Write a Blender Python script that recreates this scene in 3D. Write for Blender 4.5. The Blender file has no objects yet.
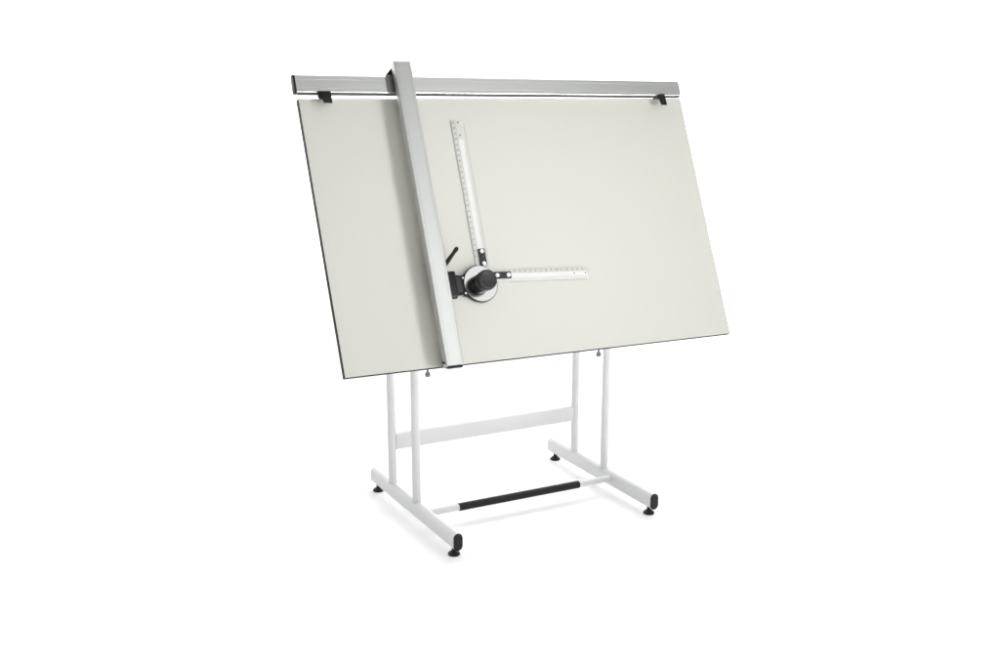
import bpy, bmesh, math, random
from mathutils import Vector, Matrix

scene = bpy.context.scene
COL = scene.collection
random.seed(4)

# ------------------------------------------------------------------ camera
cam_data = bpy.data.cameras.new("camera")
cam = bpy.data.objects.new("camera", cam_data)
COL.objects.link(cam)
cam_data.sensor_width = 36.0
cam_data.lens = 40.778
cam_data.shift_x = 0.0007
cam_data.shift_y = 0.0400
cam_data.clip_end = 200.0
cam_data.clip_start = 0.05
CPOS = Vector((-1.92394, -3.49654, 1.57823))
FWD = Vector((0.452318, 0.853855, -0.257566)).normalized()
RGT = FWD.cross(Vector((0, 0, 1))).normalized()
UPV = RGT.cross(FWD)
ROLL = math.radians(0.1241)
R2 = RGT * math.cos(ROLL) + UPV * math.sin(ROLL)
U2 = UPV * math.cos(ROLL) - RGT * math.sin(ROLL)
cm = Matrix.Identity(4)
for i in range(3):
    cm[i][0] = R2[i]
    cm[i][1] = U2[i]
    cm[i][2] = -FWD[i]
    cm[i][3] = CPOS[i]
cam.matrix_world = cm
scene.camera = cam

# ------------------------------------------------------------------ white studio surround and lamps
world = bpy.data.worlds.new("World")
scene.world = world
world.use_nodes = True
bg = world.node_tree.nodes["Background"]
wn = world.node_tree
wtc = wn.nodes.new("ShaderNodeTexCoord")
wsep = wn.nodes.new("ShaderNodeSeparateXYZ")
wramp = wn.nodes.new("ShaderNodeMapRange")          # the room is darker on the left of the table
wramp.inputs["From Min"].default_value = -0.8
wramp.inputs["From Max"].default_value = 0.3
wramp.inputs["To Min"].default_value = 0.25
wramp.inputs["To Max"].default_value = 1.0
wn.links.new(wtc.outputs["Generated"], wsep.inputs[0])
wn.links.new(wsep.outputs["X"], wramp.inputs["Value"])
wn.links.new(wramp.outputs["Result"], bg.inputs[0])
bg.inputs[1].default_value = 0.35


def area_lamp(name, loc, target, sx, sy, power, col=(1, 1, 1)):
    d = bpy.data.lights.new(name, 'AREA')
    d.shape = 'RECTANGLE'
    d.size = sx
    d.size_y = sy
    d.energy = power
    d.color = col
    o = bpy.data.objects.new(name, d)
    COL.objects.link(o)
    o.location = loc
    v = Vector(target) - Vector(loc)
    o.rotation_euler = v.to_track_quat('-Z', 'Y').to_euler()
    return o


area_lamp("overhead_rear", (0.3, 2.6, 4.2), (0.1, 1.6, 0), 6.0, 3.0, 118)
area_lamp("overhead_left", (-4.5, 0.5, 4.2), (-3.0, 0.5, 0), 2.5, 6.0, 72)
area_lamp("overhead_right", (4.2, 1.8, 4.3), (2.8, 0.8, 0), 2.5, 4.0, 126)
area_lamp("overhead_grid", (-0.3, -2.8, 4.6), (-0.3, -2.79, 0), 5.0, 1.8, 52).data.spread = math.radians(60)
area_lamp("softbox_key", (2.4, -5.2, 1.1), (0.10, -0.05, 1.22), 1.9, 1.3, 6.6).data.spread = math.radians(27)
area_lamp("softbox_fill", (-1.0, -4.8, 3.2), (-0.3, -1.0, 0.2), 2.5, 1.5, 46)
area_lamp("softbox_front", (1.35, -3.3, 3.05), (-0.2, 0, 0.9), 1.7, 2.3, 24)
area_lamp("floor_lamp_right", (10.5, 2.5, 6.2), (10.5, 2.51, 0), 11.0, 7.0, 1100).data.spread = math.radians(100)
area_lamp("backdrop_lamp", (7.0, 3.0, 6.6), (7.0, 8.5, 1.6), 40.0, 1.5, 1080).data.spread = math.radians(80)

scene.view_settings.view_transform = 'Standard'
scene.view_settings.look = 'None'
scene.view_settings.exposure = 0.0
scene.view_settings.gamma = 1.0
scene.view_settings.use_curve_mapping = False


# ------------------------------------------------------------------ materials
def mat(name, base, rough=0.5, metal=0.0, var=0.0, vscale=8.0, vstretch=(1, 1, 1), bump=0.0, bscale=200.0,
        rvar=0.0, coat=0.0, spec=0.5, detail=4.0):
    m = bpy.data.materials.new(name)
    m.use_nodes = True
    nt = m.node_tree
    b = nt.nodes["Principled BSDF"]
    b.inputs["Base Color"].default_value = (*base, 1)
    b.inputs["Roughness"].default_value = rough
    b.inputs["Metallic"].default_value = metal
    b.inputs["Specular IOR Level"].default_value = spec
    b.inputs["Coat Weight"].default_value = coat
    tc = nt.nodes.new("ShaderNodeTexCoord")
    mp = nt.nodes.new("ShaderNodeMapping")
    mp.inputs["Scale"].default_value = vstretch
    nt.links.new(tc.outputs["Object"], mp.inputs["Vector"])
    nz = nt.nodes.new("ShaderNodeTexNoise")
    nz.inputs["Scale"].default_value = vscale
    nz.inputs["Detail"].default_value = detail
    nt.links.new(mp.outputs["Vector"], nz.inputs["Vector"])
    if var > 0:
        mix = nt.nodes.new("ShaderNodeMix")
        mix.data_type = 'RGBA'
        mix.inputs[6].default_value = (*[c * (1 - var) for c in base], 1)
        mix.inputs[7].default_value = (*[min(1, c * (1 + var)) for c in base], 1)
        nt.links.new(nz.outputs["Fac"], mix.inputs[0])
        nt.links.new(mix.outputs[2], b.inputs["Base Color"])
    if rvar > 0:
        mr = nt.nodes.new("ShaderNodeMapRange")
        mr.inputs["From Min"].default_value = 0.25
        mr.inputs["From Max"].default_value = 0.75
        mr.inputs["To Min"].default_value = max(0, rough - rvar)
        mr.inputs["To Max"].default_value = rough + rvar
        nt.links.new(nz.outputs["Fac"], mr.inputs["Value"])
        nt.links.new(mr.outputs["Result"], b.inputs["Roughness"])
    if bump > 0:
        n2 = nt.nodes.new("ShaderNodeTexNoise")
        n2.inputs["Scale"].default_value = bscale
        n2.inputs["Detail"].default_value = 2.0
        nt.links.new(mp.outputs["Vector"], n2.inputs["Vector"])
        bp = nt.nodes.new("ShaderNodeBump")
        bp.inputs["Strength"].default_value = bump
        bp.inputs["Distance"].default_value = 0.001
        nt.links.new(n2.outputs["Fac"], bp.inputs["Height"])
        nt.links.new(bp.outputs["Normal"], b.inputs["Normal"])
    return m


M_floor = mat("floor_white_paper", (0.955, 0.955, 0.955), 0.7, var=0.01, vscale=1.5, spec=0.2)
M_board = mat("board_laminate", (0.602, 0.600, 0.548), 0.34, var=0.012, vscale=3.0, bump=0.05, bscale=700.0, rvar=0.04, spec=0.65)
M_edge = mat("board_edge_black", (0.008, 0.008, 0.008), 0.5, spec=0.15, var=0.2, vscale=30)
M_coat = mat("white_powder_coat", (0.655, 0.658, 0.665), 0.38, var=0.012, vscale=20, bump=0.10, bscale=600.0)
M_alu_u = mat("brushed_aluminium_rail", (0.67, 0.68, 0.66), 0.36, 1.0, var=0.035, vscale=7.0, vstretch=(0.25, 60, 60),
              rvar=0.05, bump=0.05, bscale=9.0)
M_alu_v = mat("brushed_aluminium_arm", (0.555, 0.565, 0.545), 0.46, 1.0, var=0.03, vscale=7.0, vstretch=(60, 0.25, 60),
              rvar=0.05, bump=0.05, bscale=9.0)
M_disc = mat("polished_steel_disc", (0.36, 0.36, 0.355), 0.16, 1.0, var=0.03, vscale=60, rvar=0.03)
M_black = mat("black_plastic", (0.007, 0.007, 0.007), 0.40, spec=0.28, var=0.25, vscale=60, bump=0.15, bscale=900.0)
M_char = mat("charcoal_plastic", (0.026, 0.026, 0.0265), 0.46, spec=0.35, var=0.25, vscale=60, bump=0.15, bscale=900.0)
M_darkmetal = mat("dark_grey_metal", (0.10, 0.10, 0.10), 0.4, 0.6, var=0.2, vscale=40)
M_arm_shade = mat("arm_shade_grey_metal", (0.26, 0.262, 0.255), 0.45, 1.0, var=0.03, vscale=30)  # dark grey stands for the arm's shade on the rail
M_under_shade = mat("underside_shade_grey", (0.085, 0.085, 0.082), 0.5, var=0.1, vscale=50, spec=0.3)  # dark tone stands for shade along the rail underside
M_rubber = mat("black_ribbed_rubber", (0.008, 0.008, 0.0085), 0.55, spec=0.28, var=0.3, vscale=80, bump=0.3, bscale=400.0)
M_rule = mat("ruler_white_plastic", (0.70, 0.70, 0.68), 0.30, var=0.01, vscale=20, coat=0.3)
M_rule_edge = mat("ruler_frosted_bevel", (0.60, 0.602, 0.560), 0.25, var=0.03, vscale=40)
M_ink = mat("ruler_ink", (0.05, 0.05, 0.048), 0.6, var=0.3, vscale=300)
M_screw = mat("white_screw_cap", (0.86, 0.86, 0.84), 0.25, var=0.02, vscale=90)
M_zinc = mat("zinc_plated_steel", (0.22, 0.22, 0.21), 0.35, 1.0, var=0.15, vscale=80)


# ------------------------------------------------------------------ mesh helpers
def finish(name, bm, material, parent=None, smooth=True, angle=35):
    bmesh.ops.remove_doubles(bm, verts=bm.verts, dist=1e-6)
    bmesh.ops.recalc_face_normals(bm, faces=bm.faces)
    me = bpy.data.meshes.new(name)
    bm.to_mesh(me)
    bm.free()
    mats = material if isinstance(material, (list, tuple)) else [material]
    for mm in mats:
        me.materials.append(mm)
    if smooth:
        for p in me.polygons:
            p.use_smooth = True
        me.set_sharp_from_angle(angle=math.radians(angle))
    o = bpy.data.objects.new(name, me)
    COL.objects.link(o)
    if parent is not None:
        o.parent = parent
    return o


def box(bm, lo, hi, bev=0.0, seg=2, M=None, mi=0):
    t = bmesh.new()
    bmesh.ops.create_cube(t, size=1.0)
    lo = Vector(lo)
    hi = Vector(hi)
    c = (lo + hi) / 2
    s = hi - lo
    for v in t.verts:
        v.co = Vector((v.co.x * s.x + c.x, v.co.y * s.y + c.y, v.co.z * s.z + c.z))
    if bev > 0:
        bmesh.ops.bevel(t, geom=list(t.edges), offset=bev, segments=seg, profile=0.5, affect='EDGES')
    merge(bm, t, M, mi)


def merge(bm, t, M=None, mi=0):
    if M is not None:
        bmesh.ops.transform(t, matrix=M, verts=t.verts)
    for f in t.faces:
        f.material_index = mi
    me = bpy.data.meshes.new("tmp")
    t.to_mesh(me)
    t.free()
    bm.from_mesh(me)
    bpy.data.meshes.remove(me)


def frame_from(axis):
    z = Vector(axis).normalized()
    a = Vector((0, 0, 1)) if abs(z.z) < 0.9 else Vector((1, 0, 0))
    x = a.cross(z).normalized()
    y = z.cross(x)
    return x, y, z


def lathe(bm, prof, origin=(0, 0, 0), axis=(0, 0, 1), n=40, M=None, mi=0, wob=None):
    """prof: list of (radius, height) along the axis; ends with radius 0 are closed."""
    t = bmesh.new()
    x, y, z = frame_from(axis)
    o = Vector(origin)
    rings = []
    for r, h in prof:
        if r <= 1e-7:
            rings.append([t.verts.new(o + z * h)])
        else:
            ring = []
            for k in range(n):
                a = 2 * math.pi * k / n
                rr = r * (1 + (wob(a) if wob else 0))
                ring.append(t.verts.new(o + z * h + (x * math.cos(a) + y * math.sin(a)) * rr))
            rings.append(ring)
    for a, b in zip(rings[:-1], rings[1:]):
        for k in range(n):
            k2 = (k + 1) % n
            if len(a) == 1 and len(b) == 1:
                continue
            if len(a) == 1:
                t.faces.new((a[0], b[k], b[k2]))
            elif len(b) == 1:
                t.faces.new((a[k], b[0], a[k2]))
            else:
                t.faces.new((a[k], b[k], b[k2], a[k2]))
    merge(bm, t, M, mi)


def tube(bm, p0, p1, r, n=28, M=None, mi=0, ch=0.0):
    p0 = Vector(p0)
    p1 = Vector(p1)
    L = (p1 - p0).length
    prof = [(0, 0), (r - ch, 0), (r, ch), (r, L - ch), (r - ch, L), (0, L)] if ch > 0 else [(0, 0), (r, 0), (r, L), (0, L)]
    lathe(bm, prof, p0, p1 - p0, n, M, mi)


def prism(bm, pts, h0, h1, bev=0.0, seg=2, M=None, mi=0):
    """closed polygon pts in xy, extruded along z from h0 to h1."""
    t = bmesh.new()
    lo = [t.verts.new((p[0], p[1], h0)) for p in pts]
    hi = [t.verts.new((p[0], p[1], h1)) for p in pts]
    n = len(pts)
    t.faces.new(list(reversed(lo)))
    t.faces.new(hi)
    for k in range(n):
        t.faces.new((lo[k], lo[(k + 1) % n], hi[(k + 1) % n], hi[k]))
    if bev > 0:
        t.edges.ensure_lookup_table()
        es = [e for e in t.edges if (e.verts[0] in lo and e.verts[1] in lo) or (e.verts[0] in hi and e.verts[1] in hi)]
        bmesh.ops.bevel(t, geom=es, offset=bev, segments=seg, profile=0.5, affect='EDGES')
    merge(bm, t, M, mi)


def rounded_rect(w, h, r, n=6, cx=0, cy=0):
    pts = []
    for sx, sy, a0 in ((1, 1, 0), (-1, 1, 90), (-1, -1, 180), (1, -1, 270)):
        for k in range(n + 1):
            a = math.radians(a0 + 90 * k / n)
            pts.append((cx + sx * (w / 2 - r) + r * math.cos(a), cy + sy * (h / 2 - r) + r * math.sin(a)))
    return pts


def axes(xa, ya, za, o=(0, 0, 0)):
    m = Matrix.Identity(4)
    for i in range(3):
        m[i][0] = xa[i]
        m[i][1] = ya[i]
        m[i][2] = za[i]
        m[i][3] = o[i]
    return m


def empty(name, label, cat, mw=None):
    o = bpy.data.objects.new(name, None)
    o.empty_display_size = 0.1
    COL.objects.link(o)
    if mw is not None:
        o.matrix_world = mw
    o["label"] = label
    o["category"] = cat
    return o


# ------------------------------------------------------------------ the setting: one white paper sweep
bm = bmesh.new()
prof = [(-9.0, 0.0), (-4.0, 0.0), (0.0, 0.0), (4.0, 0.0), (6.0, 0.0)]
for k in range(1, 17):
    a = math.radians(90 * k / 16)
    prof.append((6.0 + 2.5 * math.sin(a), 2.5 - 2.5 * math.cos(a)))
prof.append((8.5, 12.0))
ra = [bm.verts.new((-32.0, y, z)) for y, z in prof]
rb = [bm.verts.new((34.0, y, z)) for y, z in prof]
for k in range(len(prof) - 1):
    bm.faces.new((ra[k], rb[k], rb[k + 1], ra[k + 1]))
floor = finish("floor", bm, M_floor, angle=60)
floor["kind"] = "structure"

# ------------------------------------------------------------------ drafting table: white steel stand and drawing board
HX = Vector((0.99990354, -0.01149239, -0.00779961)).normalized()
UP = Vector((0.01185941, 0.41415216, 0.9101304))
UP = (UP - HX * UP.dot(HX)).normalized()
NN = HX.cross(UP)
BO = Vector((-0.0076, -0.2771, 0.6491))
BF = axes(HX, UP, NN, BO)          # board frame: x along the width, y up the slope, z out of the face

table = empty("drafting_table", "large cream drawing board with black edges tilted on a white tubular steel stand", "drafting table")

S = 0.3993
YF, YR, ZF = -0.329, 0.4197, 0.0565
YP1, YP2 = 0.0137, 0.2347

for sx in (-1, 1):
    x0 = sx * S
    foot_bm = bmesh.new()
    MF = axes((1, 0, 0), (0, 0, 1), (0, -1, 0), (x0, 0, ZF))    # local z runs to the front
    prism(foot_bm, rounded_rect(0.031, 0.060, 0.0145, 8), -YR + 0.004, -YF - 0.006, M=MF)
    foot = finish("foot", foot_bm, M_coat, table)
    for yy, sgn in ((YF, -1), (YR, 1)):
        cb = bmesh.new()
        a, b = (-yy - 0.0055, -yy) if sgn < 0 else (-yy, -yy + 0.0035)
        prism(cb, rounded_rect(0.0322, 0.0612, 0.0155, 8), min(a, b), max(a, b), bev=0.0018, M=MF)
        finish("end_cap", cb, M_black if sgn < 0 else M_coat, foot)
        gl = bmesh.new()
        yg = yy + 0.035 if sgn < 0 else yy - 0.035
        lathe(gl, [(0, 0.0005), (0.0195, 0.0005), (0.021, 0.003), (0.0205, 0.0065), (0.016, 0.011), (0.0095, 0.015), (0.0075, 0.018),
                   (0.0075, 0.030), (0, 0.030)], (x0, yg, 0), n=32)
        finish("levelling_glide", gl, M_black, foot)
    # upright tubes with a small weld bead
    for yp in (YP1, YP2):
        pb = bmesh.new()
        zt = 1.135 if yp == YP1 else 1.175
        tube(pb, (x0, yp, 0.082), (x0, yp, zt), 0.0152, 32)
        lathe(pb, [(0.0152, 0.0955), (0.0164, 0.0915), (0.0172, 0.0872), (0.0165, 0.0845)], (x0, yp, 0), n=32)
        finish("upright_tube", pb, M_coat, table)
    # top tie and tilting hinge arm behind the board
    tb = bmesh.new()
    tube(tb, (x0, YP1 + 0.0135, 1.10), (x0, YP2 - 0.0135, 1.10), 0.011, 20)
    finish("top_tie", tb, M_coat, table)
    hb = bmesh.new()
    p = BF.inverted() @ Vector((x0, YP1, 1.10))
    box(hb, (p.x - 0.045, 0.10, -0.036), (p.x - 0.019, 0.82, -0.0165), 0.003, M=BF)
    tube(hb, (x0 + 0.0, YP1, 1.10), BF @ Vector((p.x - 0.030, p.y, -0.030)), 0.010, 20)
    finish("tilt_arm", hb, M_coat, table)
    # locking bolt that hangs from a bracket on the inside of the front upright
    xb = -sx * 0.0453 + x0
    kb = bmesh.new()
    box(kb, (min(x0 - sx * 0.0140, x0 - sx * 0.056), YP1 - 0.018, 0.598), (max(x0 - sx * 0.0140, x0 - sx * 0.056), YP1 + 0.010, 0.604), 0.001)
    br = finish("lock_bracket", kb, M_coat, table)
    kb = bmesh.new()
    yb_ = 0.002
    zb_ = -0.004 if sx < 0 else -0.012
    tube(kb, (xb, yb_, 0.566 + zb_), (xb, yb_, 0.606), 0.0035, 14)
    finish("bolt_shank", kb, M_darkmetal, br)
    kb = bmesh.new()
    lathe(kb, [(0, 0.549), (0.005, 0.549), (0.0085, 0.552), (0.0095, 0.558), (0.0085, 0.564), (0.005, 0.568), (0, 0.568)],
          (xb, yb_, zb_), n=24, wob=lambda a: 0.05 * math.cos(8 * a))
    finish("lock_knob", kb, M_zinc, br)

# flat cross rail between the rear uprights
bm = bmesh.new()
MX = axes((0, 1, 0), (0, 0, 1), (1, 0, 0), (0, YP2, 0.246))
prism(bm, rounded_rect(0.022, 0.0615, 0.005, 5), -S + 0.0135, S - 0.0135, M=MX)
finish("cross_rail", bm, M_coat, table)
bm = bmesh.new()
tube(bm, (-S + 0.013, YP2, 1.02), (S - 0.013, YP2, 1.02), 0.012, 20)
finish("upper_cross_tube", bm, M_coat, table)

# foot rest tube with a black rubber sleeve
YFR, ZFR = -0.0491, 0.0595
bm = bmesh.new()
tube(bm, (-S + 0.0145, YFR, ZFR), (S - 0.0145, YFR, ZFR), 0.0122, 28)
for sx in (-1, 1):
    lathe(bm, [(0.0122, 0.006), (0.0135, 0.003), (0.015, 0.0)], (sx * (S - 0.0150), YFR, ZFR), (-sx, 0, 0), 28)
rest = finish("footrest_tube", bm, M_coat, table)
bm = bmesh.new()
prof = [(0.0123, 0.0), (0.0137, 0.0), (0.0143, 0.001)]
L = 0.508
nrib = 84
for k in range(1, nrib):
    h = L * k / nrib
    prof += [(0.0143, h - 0.0012), (0.0138, h), (0.0143, h + 0.0012)]
prof += [(0.0143, L - 0.001), (0.0137, L), (0.0123, L)]
lathe(bm, prof, (-0.263, YFR, ZFR), (1, 0, 0), 28)
finish("rubber_sleeve", bm, M_rubber, rest, angle=60)

# drawing board
BW, BH, BT = 1.5, 0.92, 0.019
bm = bmesh.new()
box(bm, (-BW / 2 + 0.002, 0.002, -BT), (BW / 2 - 0.002, BH - 0.002, 0.0), 0.0006, 1, M=BF)
board = finish("drawing_board", bm, M_board, table)
bm = bmesh.new()
e0, e1 = -BT - 0.0004, -0.0006
box(bm, (-BW / 2, 0, e0), (-BW / 2 + 0.0019, BH, e1), 0.0005, 1, M=BF)
box(bm, (BW / 2 - 0.0019, 0, e0), (BW / 2, BH, e1), 0.0005, 1, M=BF)
box(bm, (-BW / 2 + 0.0021, 0, e0), (BW / 2 - 0.0021, 0.0019, e1), 0.0005, 1, M=BF)
box(bm, (-BW / 2 + 0.0021, BH - 0.0019, e0), (BW / 2 - 0.0021, BH, e1), 0.0005, 1, M=BF)
finish("edge_band", bm, M_edge, board)

# ------------------------------------------------------------------ drafting machine (own frame = board frame)
mach = empty("drafting_machine", "silver aluminium track drafting machine with black knob and two white rulers, clipped on the board",
             "drafting machine", BF)


def rotz(deg, cx=0, cy=0):
    return Matrix.Translation((cx, cy, 0)) @ Matrix.Rotation(math.radians(deg), 4, 'Z') @ Matrix.Translation((-cx, -cy, 0))


# --- horizontal rail: extruded profile (y up the slope, z out)
RU0, RU1, RV, RH = -0.7605, 0.7290, 0.9272, 0.0595
RW0, RW1 = 0.013, 0.035
RM = Matrix.Translation((RU0, RV, 0)) @ Matrix.Rotation(math.radians(-0.43), 4, 'Z')
MP = RM @ axes((0, 1, 0), (0, 0, 1), (1, 0, 0))      # profile x -> v, profile y -> w, extrude -> u
rail_prof = [(0.002, RW0), (RH - 0.001, RW0), (RH, RW0 + 0.001), (RH, RW1 - 0.0035), (RH - 0.001, RW1 - 0.0012),
             (RH - 0.0035, RW1), (0.0440, RW1), (0.0435, RW1 - 0.0006), (0.0427, RW1 - 0.0006), (0.0422, RW1),
             (0.0150, RW1), (0.0145, RW1 - 0.0006), (0.0137, RW1 - 0.0006), (0.0132, RW1),
             (0.0105, RW1), (0.0098, RW1 - 0.0010), (0.0086, RW1 - 0.0010), (0.0078, RW1 + 0.0004),
             (0.0022, RW1 + 0.0004), (0.0006, RW1 - 0.0004), (0.0, RW1 - 0.0016), (0.0006, RW0 + 0.001)]
bm = bmesh.new()
RL = RU1 - RU0
prism(bm, rail_prof, 0.0, RL, M=MP)
rail = finish("horizontal_rail", bm, M_alu_u, mach, angle=25)
bm = bmesh.new()
box(bm, (0.004, -0.0016, RW0 + 0.002), (RL - 0.001, 0.0003, RW1 - 0.0009), 0.0004, 1, M=RM)  # added strip: shade under the rail put in as a dark sheet
finish("underside_shade_strip", bm, M_under_shade, rail)
for a, b, gr in ((-0.0075, -0.0002, 0.0), (RL + 0.0002, RL + 0.0016, 0.004)):
    bm = bmesh.new()
    prism(bm, rounded_rect(RH + 0.0015 - gr, RW1 - RW0 + 0.003 - gr * 1.5, 0.006, 5, RH / 2, (RW0 + RW1) / 2 + 0.0002), a, b, bev=0.0015 if gr == 0 else 0.0004, M=MP)
    finish("end_cap", bm, M_black, rail)

# black clips that hook the rail onto the board
def clip(pts, hook):
    cb = bmesh.new()
    prism(cb, pts, 0.0366, 0.0400, bev=0.0010)
    for h0, h1 in hook:
        box(cb, h0, h1, 0.0008)
    return finish("board_clip", cb, M_black, rail)


clip([(-0.6930, 0.9300), (-0.6490, 0.9297), (-0.6500, 0.8885), (-0.6780, 0.8887), (-0.6810, 0.9045), (-0.6960, 0.9055)],
     [((-0.676, 0.9206, -0.020), (-0.652, 0.9235, 0.0362)), ((-0.676, 0.9000, -0.0200), (-0.652, 0.9206, -0.0168))])
clip([(0.6200, 0.9190), (0.6530, 0.9187), (0.6540, 0.8780), (0.6285, 0.8782), (0.6255, 0.9000), (0.6180, 0.9050), (0.6180, 0.9170)],
     [((0.630, 0.9206, -0.020), (0.658, 0.9235, 0.0362)), ((0.630, 0.9000, -0.0200), (0.658, 0.9206, -0.0168))])

# --- vertical arm
AU, AW0, AW1 = -0.4030, 0.049, 0.075
AV0, AV1 = -0.0085, 1.0165
AWD = 0.0615
AM = Matrix.Translation((-0.4035, -0.0095, 0)) @ Matrix.Rotation(math.radians(-0.31), 4, 'Z')
MA = AM @ axes((1, 0, 0), (0, 0, 1), (0, -1, 0))     # profile x -> u, profile y -> w, extrude -> -v
AL = 1.026
hw = AWD / 2
arm_prof = [(-hw, AW0), (-hw + 0.020, AW0), (-hw + 0.020, AW0 + 0.006), (hw - 0.020, AW0 + 0.006), (hw - 0.020, AW0), (hw, AW0),
            (hw, AW1 - 0.0035), (hw - 0.0010, AW1 - 0.0012), (hw - 0.0035, AW1),
            (hw - 0.0100, AW1), (hw - 0.0104, AW1 - 0.0007), (hw - 0.0112, AW1 - 0.0007), (hw - 0.0116, AW1),
            (-hw + 0.0116, AW1), (-hw + 0.0112, AW1 - 0.0007), (-hw + 0.0104, AW1 - 0.0007), (-hw + 0.0100, AW1),
            (-hw + 0.0040, AW1), (-hw + 0.0020, AW1 - 0.0007), (-hw + 0.0007, AW1 - 0.0020), (-hw, AW1 - 0.0042)]
bm = bmesh.new()
prism(bm, arm_prof, -AL, 0.0, M=MA)
arm = finish("vertical_arm", bm, M_alu_v, mach, angle=15)
bm = bmesh.new()
prism(bm, rounded_rect(AWD + 0.0006, AW1 - AW0 + 0.0006, 0.004, 4, 0, (AW0 + AW1) / 2), -AL - 0.003, -AL - 0.0002, bev=0.001, M=MA)
finish("top_end_cap", bm, M_alu_v, arm)
bm = bmesh.new()
prism(bm, rounded_rect(0.052, 0.019, 0.005, 4, 0.003, (AW0 + AW1) / 2 - 0.001), 0.0002, 0.0075, bev=0.0030, seg=3, M=MA)
finish("bottom_end_cap", bm, M_black, arm)
# guide roller that carries the foot of the arm on the board
bm = bmesh.new()
tube(bm, AM @ Vector((-0.012, 0.022, 0.0235)), AM @ Vector((0.012, 0.022, 0.0235)), 0.0225, 28, ch=0.002)
box(bm, (-0.020, 0.012, 0.020), (-0.013, 0.032, AW0 + 0.004), 0.001, M=AM)
box(bm, (0.013, 0.012, 0.020), (0.020, 0.032, AW0 + 0.004), 0.001, M=AM)
finish("guide_roller", bm, M_black, arm)
bm = bmesh.new()
tube(bm, AM @ Vector((-hw - 0.006, 0.0135, 0.060)), AM @ Vector((-hw + 0.004, 0.0135, 0.060)), 0.0042, 16, ch=0.001)
finish("side_screw", bm, M_black, arm)
# carriage that rides on the rail behind the arm
bm = bmesh.new()
MC = AM @ axes((0, 1, 0), (0, 0, 1), (1, 0, 0))
prism(bm, [(0.9995, 0.004), (1.0080, 0.004), (1.0180, 0.020), (1.0180, AW0 - 0.0005), (0.9280, AW0 - 0.0005), (0.9280, 0.0396),
           (0.9995, 0.0396)], -0.0240, 0.0240, bev=0.0015, M=MC)
car = finish("rail_carriage", bm, M_black, arm)
bm = bmesh.new()
prism(bm, [(-0.0490, 0.9975), (-0.0470, 1.0000), (-0.0290, 1.0190), (-0.0243, 1.0215), (-0.0243, 0.9975)], 0.0330, 0.0395, bev=0.0008, M=AM)
finish("carriage_lug", bm, M_black, car)
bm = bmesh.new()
box(bm, (-0.0520, 0.9365, 0.0368), (-0.0243, 0.9970, 0.0390), 0.0006, 1, M=AM)  # added plate: the arm's shadow on the rail face as darker metal
finish("arm_shade_plate", bm, M_arm_shade, car)

# --- protractor head
HU, HV = -0.2340, 0.2620
head_bm = bmesh.new()
lathe(head_bm, [(0, 0.0065), (0.060, 0.0065), (0.0630, 0.0085), (0.0632, 0.0150), (0.0626, 0.0172), (0.0616, 0.0178), (0.0610, 0.0172), (0, 0.0172)], (HU, HV, 0), n=72)
head = finish("protractor_head", head_bm, M_black, mach)
bm = bmesh.new()
lathe(bm, [(0.020, 0.0174), (0.0608, 0.0174), (0.0608, 0.0186), (0.0600, 0.0192), (0.020, 0.0192)], (HU, HV, 0), n=72)
finish("scale_disc", bm, M_disc, head)
bm = bmesh.new()
lathe(bm, [(0.0320, 0.0192), (0.0320, 0.0235), (0.0312, 0.0245), (0.0305, 0.048), (0, 0.048)], (HU, HV, 0), n=48)
finish("hub", bm, M_black, head)
bm = bmesh.new()
lathe(bm, [(0.0300, 0.0440), (0.0328, 0.0455), (0.0340, 0.0490), (0.0343, 0.0700), (0.0335, 0.0740), (0.0315, 0.0765), (0.0270, 0.0775),
           (0.0250, 0.0765), (0, 0.0750)], (HU, HV - 0.001, 0), n=96, wob=lambda a: 0.010 * math.cos(30 * a))
finish("grip_knob", bm, M_char, head)
# bracket from the arm to the head
bm = bmesh.new()
prism(bm, [(-0.378, 0.3080), (-0.330, 0.3070), (-0.318, 0.2960), (-0.2985, 0.2930), (-0.284, 0.3020), (-0.284, 0.2200), (-0.297, 0.2230), (-0.300, 0.2330),
           (-0.322, 0.2300), (-0.328, 0.2190), (-0.378, 0.2190)], 0.0090, 0.0165, bev=0.0015)
box(bm, (-0.384, 0.222, 0.0167), (-0.334, 0.304, 0.0480), 0.002)
brk = finish("head_bracket", bm, M_black, head)
bm = bmesh.new()
prism(bm, [(-0.327, 0.290), (-0.305, 0.287), (-0.305, 0.239), (-0.327, 0.236)], 0.0167, 0.0220, bev=0.0012)
finish("bracket_cover", bm, M_char, brk)
for u, v in ((-0.2955, 0.2865), (-0.2945, 0.2340)):
    bm = bmesh.new()
    lathe(bm, [(0.0036, 0.0166), (0.0034, 0.0185), (0.002, 0.0195), (0, 0.0197)], (u, v, 0), n=18)
    finish("bracket_screw", bm, M_screw, brk)
# brake lever with a ball tip
bm = bmesh.new()
p0, p1 = Vector((-0.362, 0.328, 0.040)), Vector((-0.3065, 0.3835, 0.042))
dv = p1 - p0
lathe(bm, [(0, 0), (0.0082, 0), (0.0066, dv.length * .45), (0.0060, dv.length * .72), (0.0076, dv.length * .90), (0.0062, dv.length * .97), (0.0035, dv.length * 1.01), (0, dv.length * 1.015)],
      p0, dv, 20)
tube(bm, (-0.364, 0.328, 0.030), (-0.364, 0.328, 0.0470), 0.008, 20, ch=0.001)
box(bm, (-0.376, 0.300, 0.030), (-0.357, 0.334, 0.0400), 0.002)
finish("brake_lever", bm, M_black, head)


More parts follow.
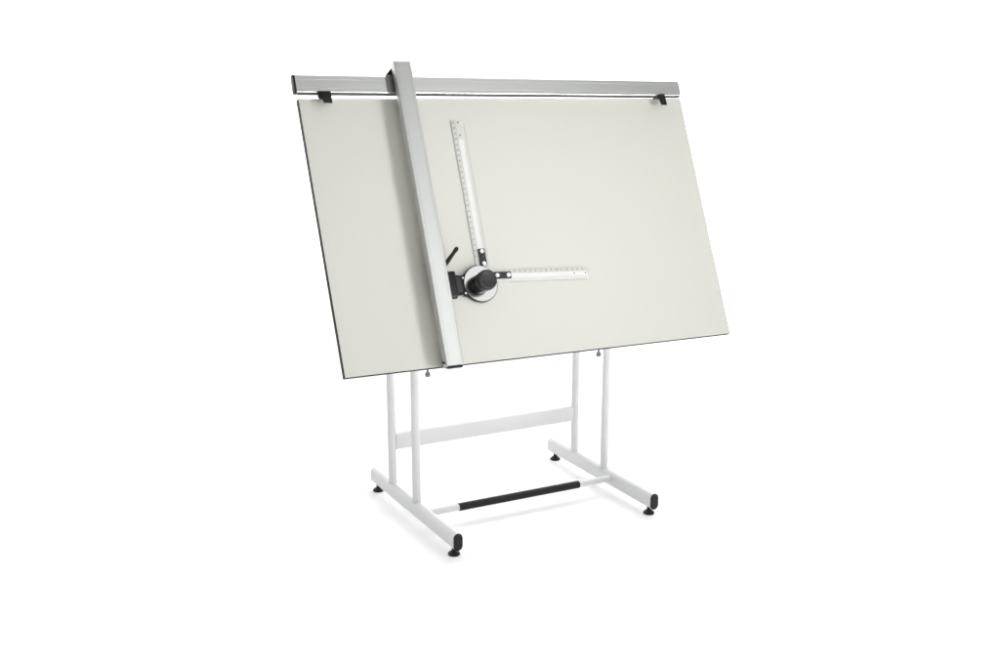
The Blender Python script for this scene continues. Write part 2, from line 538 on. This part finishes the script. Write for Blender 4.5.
# --- rulers: local x = along, y = across (marked side +y), z = out
def make_ruler(L, Wd, F, start, n_marks, step, first, hole_x, holes_y, flip, mount_x, screw_x, screw_y, rc, strip_end):
    """F maps ruler local space to the board frame; ruler runs from x=0 (head) to x=L."""
    body = bmesh.new()
    # outline with rounded far corners, swept through a bevelled cross section by insetting
    def outline(ins, z):
        w = Wd / 2 - ins
        r = max(0.001, rc - ins * 0.5)
        pts = [(start, -w)]
        for k in range(7):
            a = math.radians(-90 + 90 * k / 6)
            pts.append((L - ins * 0.35 - r + r * math.cos(a), -w + r + r * math.sin(a)))
        for k in range(7):
            a = math.radians(90 * k / 6)
            pts.append((L - ins * 0.35 - r + r * math.cos(a), w - r + r * math.sin(a)))
        pts.append((start, w))
        return [body.verts.new((p[0], p[1], z)) for p in pts]
    loops = [outline(0, 0.0022), outline(0, 0.0030), outline(0.0140, 0.0050), outline(0.0150, 0.0058)]
    n = len(loops[0])
    body.faces.new(list(reversed(loops[0])))
    for li, (a, b) in enumerate(zip(loops[:-1], loops[1:])):
        for k in range(n):
            f = body.faces.new((a[k], a[(k + 1) % n], b[(k + 1) % n], b[k]))
            f.material_index = 1
    f = body.faces.new(loops[-1])
    f.material_index = 1
    bmesh.ops.transform(body, matrix=F, verts=body.verts)
    r = finish("ruler", body, [M_rule, M_rule_edge], mach, angle=20)
    ib = bmesh.new()
    prism(ib, rounded_rect(strip_end - start - 0.004, Wd - 0.0310, 0.004, 4, (strip_end + start) / 2 + 0.001, 0), 0.0050, 0.00605, bev=0.0002, seg=1, M=F)
    finish("centre_strip", ib, M_rule, r)
    # printed scale: numerals and ticks, laid a hair above the bevels
    sb = bmesh.new()
    sb2 = bmesh.new()
    sgn = 1 if not flip else -1

    def bev_z(y):
        d = Wd / 2 - abs(y)
        return 0.0030 + 0.0020 * min(1, d / 0.0140) + 0.00012
    slope = math.atan2(0.0020, 0.0140)

    def quad(xa, xb, ya, yb, sb=sb):
        vs = [sb.verts.new((xa, ya, bev_z(ya))), sb.verts.new((xb, ya, bev_z(ya))),
              sb.verts.new((xb, yb, bev_z(yb))), sb.verts.new((xa, yb, bev_z(yb)))]
        sb.faces.new(vs)
    for k in range(n_marks):
        x = first + k * step
        ye = sgn * (Wd / 2 - 0.0004)
        quad(x - 0.00035, x + 0.00035, ye, sgn * (Wd / 2 - 0.0042))
        for j in range(1, 5):
            xs = x + step * j / 5
            if xs < L - 0.012:
                quad(xs - 0.0002, xs + 0.0002, ye, sgn * (Wd / 2 - 0.0022))
        ye = -sgn * (Wd / 2 - 0.0004)
        for j in range(0, 10):
            xs = x + step * j / 10
            if xs < L - 0.012:
                quad(xs - 0.0003, xs + 0.0003, ye, -sgn * (Wd / 2 - (0.0046 if j == 0 else 0.0028)), sb2)
        cu = bpy.data.curves.new("numeral", 'FONT')
        cu.body = str(k + 1)
        cu.size = 0.0095
        cu.align_x = 'CENTER'
        cu.align_y = 'CENTER'
        to = bpy.data.objects.new("numeral", cu)
        COL.objects.link(to)
        bpy.context.view_layer.update()
        me = bpy.data.meshes.new_from_object(to)
        t = bmesh.new()
        t.from_mesh(me)
        bpy.data.objects.remove(to)
        bpy.data.meshes.remove(me)
        bpy.data.curves.remove(cu)
        yc = sgn * (Wd / 2 - 0.0078)
        if flip == 'left':
            tm = Matrix.Translation((x, yc, 0)) @ Matrix.Rotation(math.radians(-90), 4, 'Z')
        else:
            tm = Matrix.Translation((x, yc, 0))
        bmesh.ops.transform(t, matrix=tm, verts=t.verts)
        for v in t.verts:
            v.co.z = bev_z(v.co.y)
        merge(sb, t)
    for q in (sb, sb2):
        bmesh.ops.transform(q, matrix=F, verts=q.verts)
        finish("scale_markings", q, M_ink, r, smooth=False)
    # two peg holes near the far end
    for hx, hy in zip(hole_x, holes_y):
        hbm = bmesh.new()
        lathe(hbm, [(0.0026, 0.0058), (0.0026, 0.00635), (0, 0.00625)], (hx, hy, 0), n=16, M=F)
        finish("peg_hole", hbm, M_ink, r)
    # black mounting plate with two white screw caps
    mb = bmesh.new()
    cxm = (mount_x[0] + mount_x[1]) / 2
    prism(mb, rounded_rect(mount_x[1] - mount_x[0], 0.0235, 0.003, 4, cxm, screw_y), 0.0060, 0.0125, bev=0.0008, M=F)
    mp_ = finish("mounting_plate", mb, M_char, r)
    for sx_ in screw_x:
        cb = bmesh.new()
        lathe(cb, [(0.0072, 0.0125), (0.0070, 0.0145), (0.0052, 0.0160), (0.0025, 0.0166), (0, 0.0168)], (sx_, screw_y, 0), n=24, M=F)
        finish("screw_cap", cb, M_screw, r)
    return r


# vertical ruler: axis runs up the board
O = Vector((-0.2075, 0.320, 0))
ya = Vector((-0.2022, 0.8408, 0)) - O
Lv = ya.length
ya.normalize()
FV = axes(ya, (-ya.y, ya.x, 0), (0, 0, 1), O)
ivF = FV.inverted()
hl = [ivF @ Vector((-0.2026, 0.8319, 0)), ivF @ Vector((-0.2033, 0.7859, 0))]
sc = [ivF @ Vector((-0.2049, 0.374, 0)), ivF @ Vector((-0.2056, 0.3312, 0))]
v_first = (0.8321 - 0.320) - 0.0197 * 24
vr = make_ruler(Lv, 0.0485, FV, 0.0, 25, 0.0197, v_first, [h.x for h in hl], [h.y for h in hl], False, (0.0060, 0.0630),
                [s.x for s in sc], sc[0].y * 0.5 + sc[1].y * 0.5, 0.004, 0.452)

# horizontal ruler
O = Vector((-0.178, 0.2875, 0))
xa = Vector((0.1990, 0.2713, 0)) - O
Lh = xa.length
xa.normalize()
FH = axes(xa, (-xa.y, xa.x, 0), (0, 0, 1), O)
ivF = FH.inverted()
hl = [ivF @ Vector((0.1373, 0.2753, 0)), ivF @ Vector((0.1823, 0.2728, 0))]
sc = [ivF @ Vector((-0.1645, 0.2869, 0)), ivF @ Vector((-0.1222, 0.2859, 0))]
h_last = (ivF @ Vector((0.1731, 0.293, 0))).x
hr = make_ruler(Lh, 0.0455, FH, 0.0, 15, 0.0205, h_last - 0.0205 * 14, [h.x for h in hl], [h.y for h in hl], False, (0.004, 0.0665),
                [s.x for s in sc], sc[0].y * 0.5 + sc[1].y * 0.5, 0.0125, Lh - 0.008)
vr["label"] = "long upright white ruler"
hr["label"] = "short sideways white ruler"
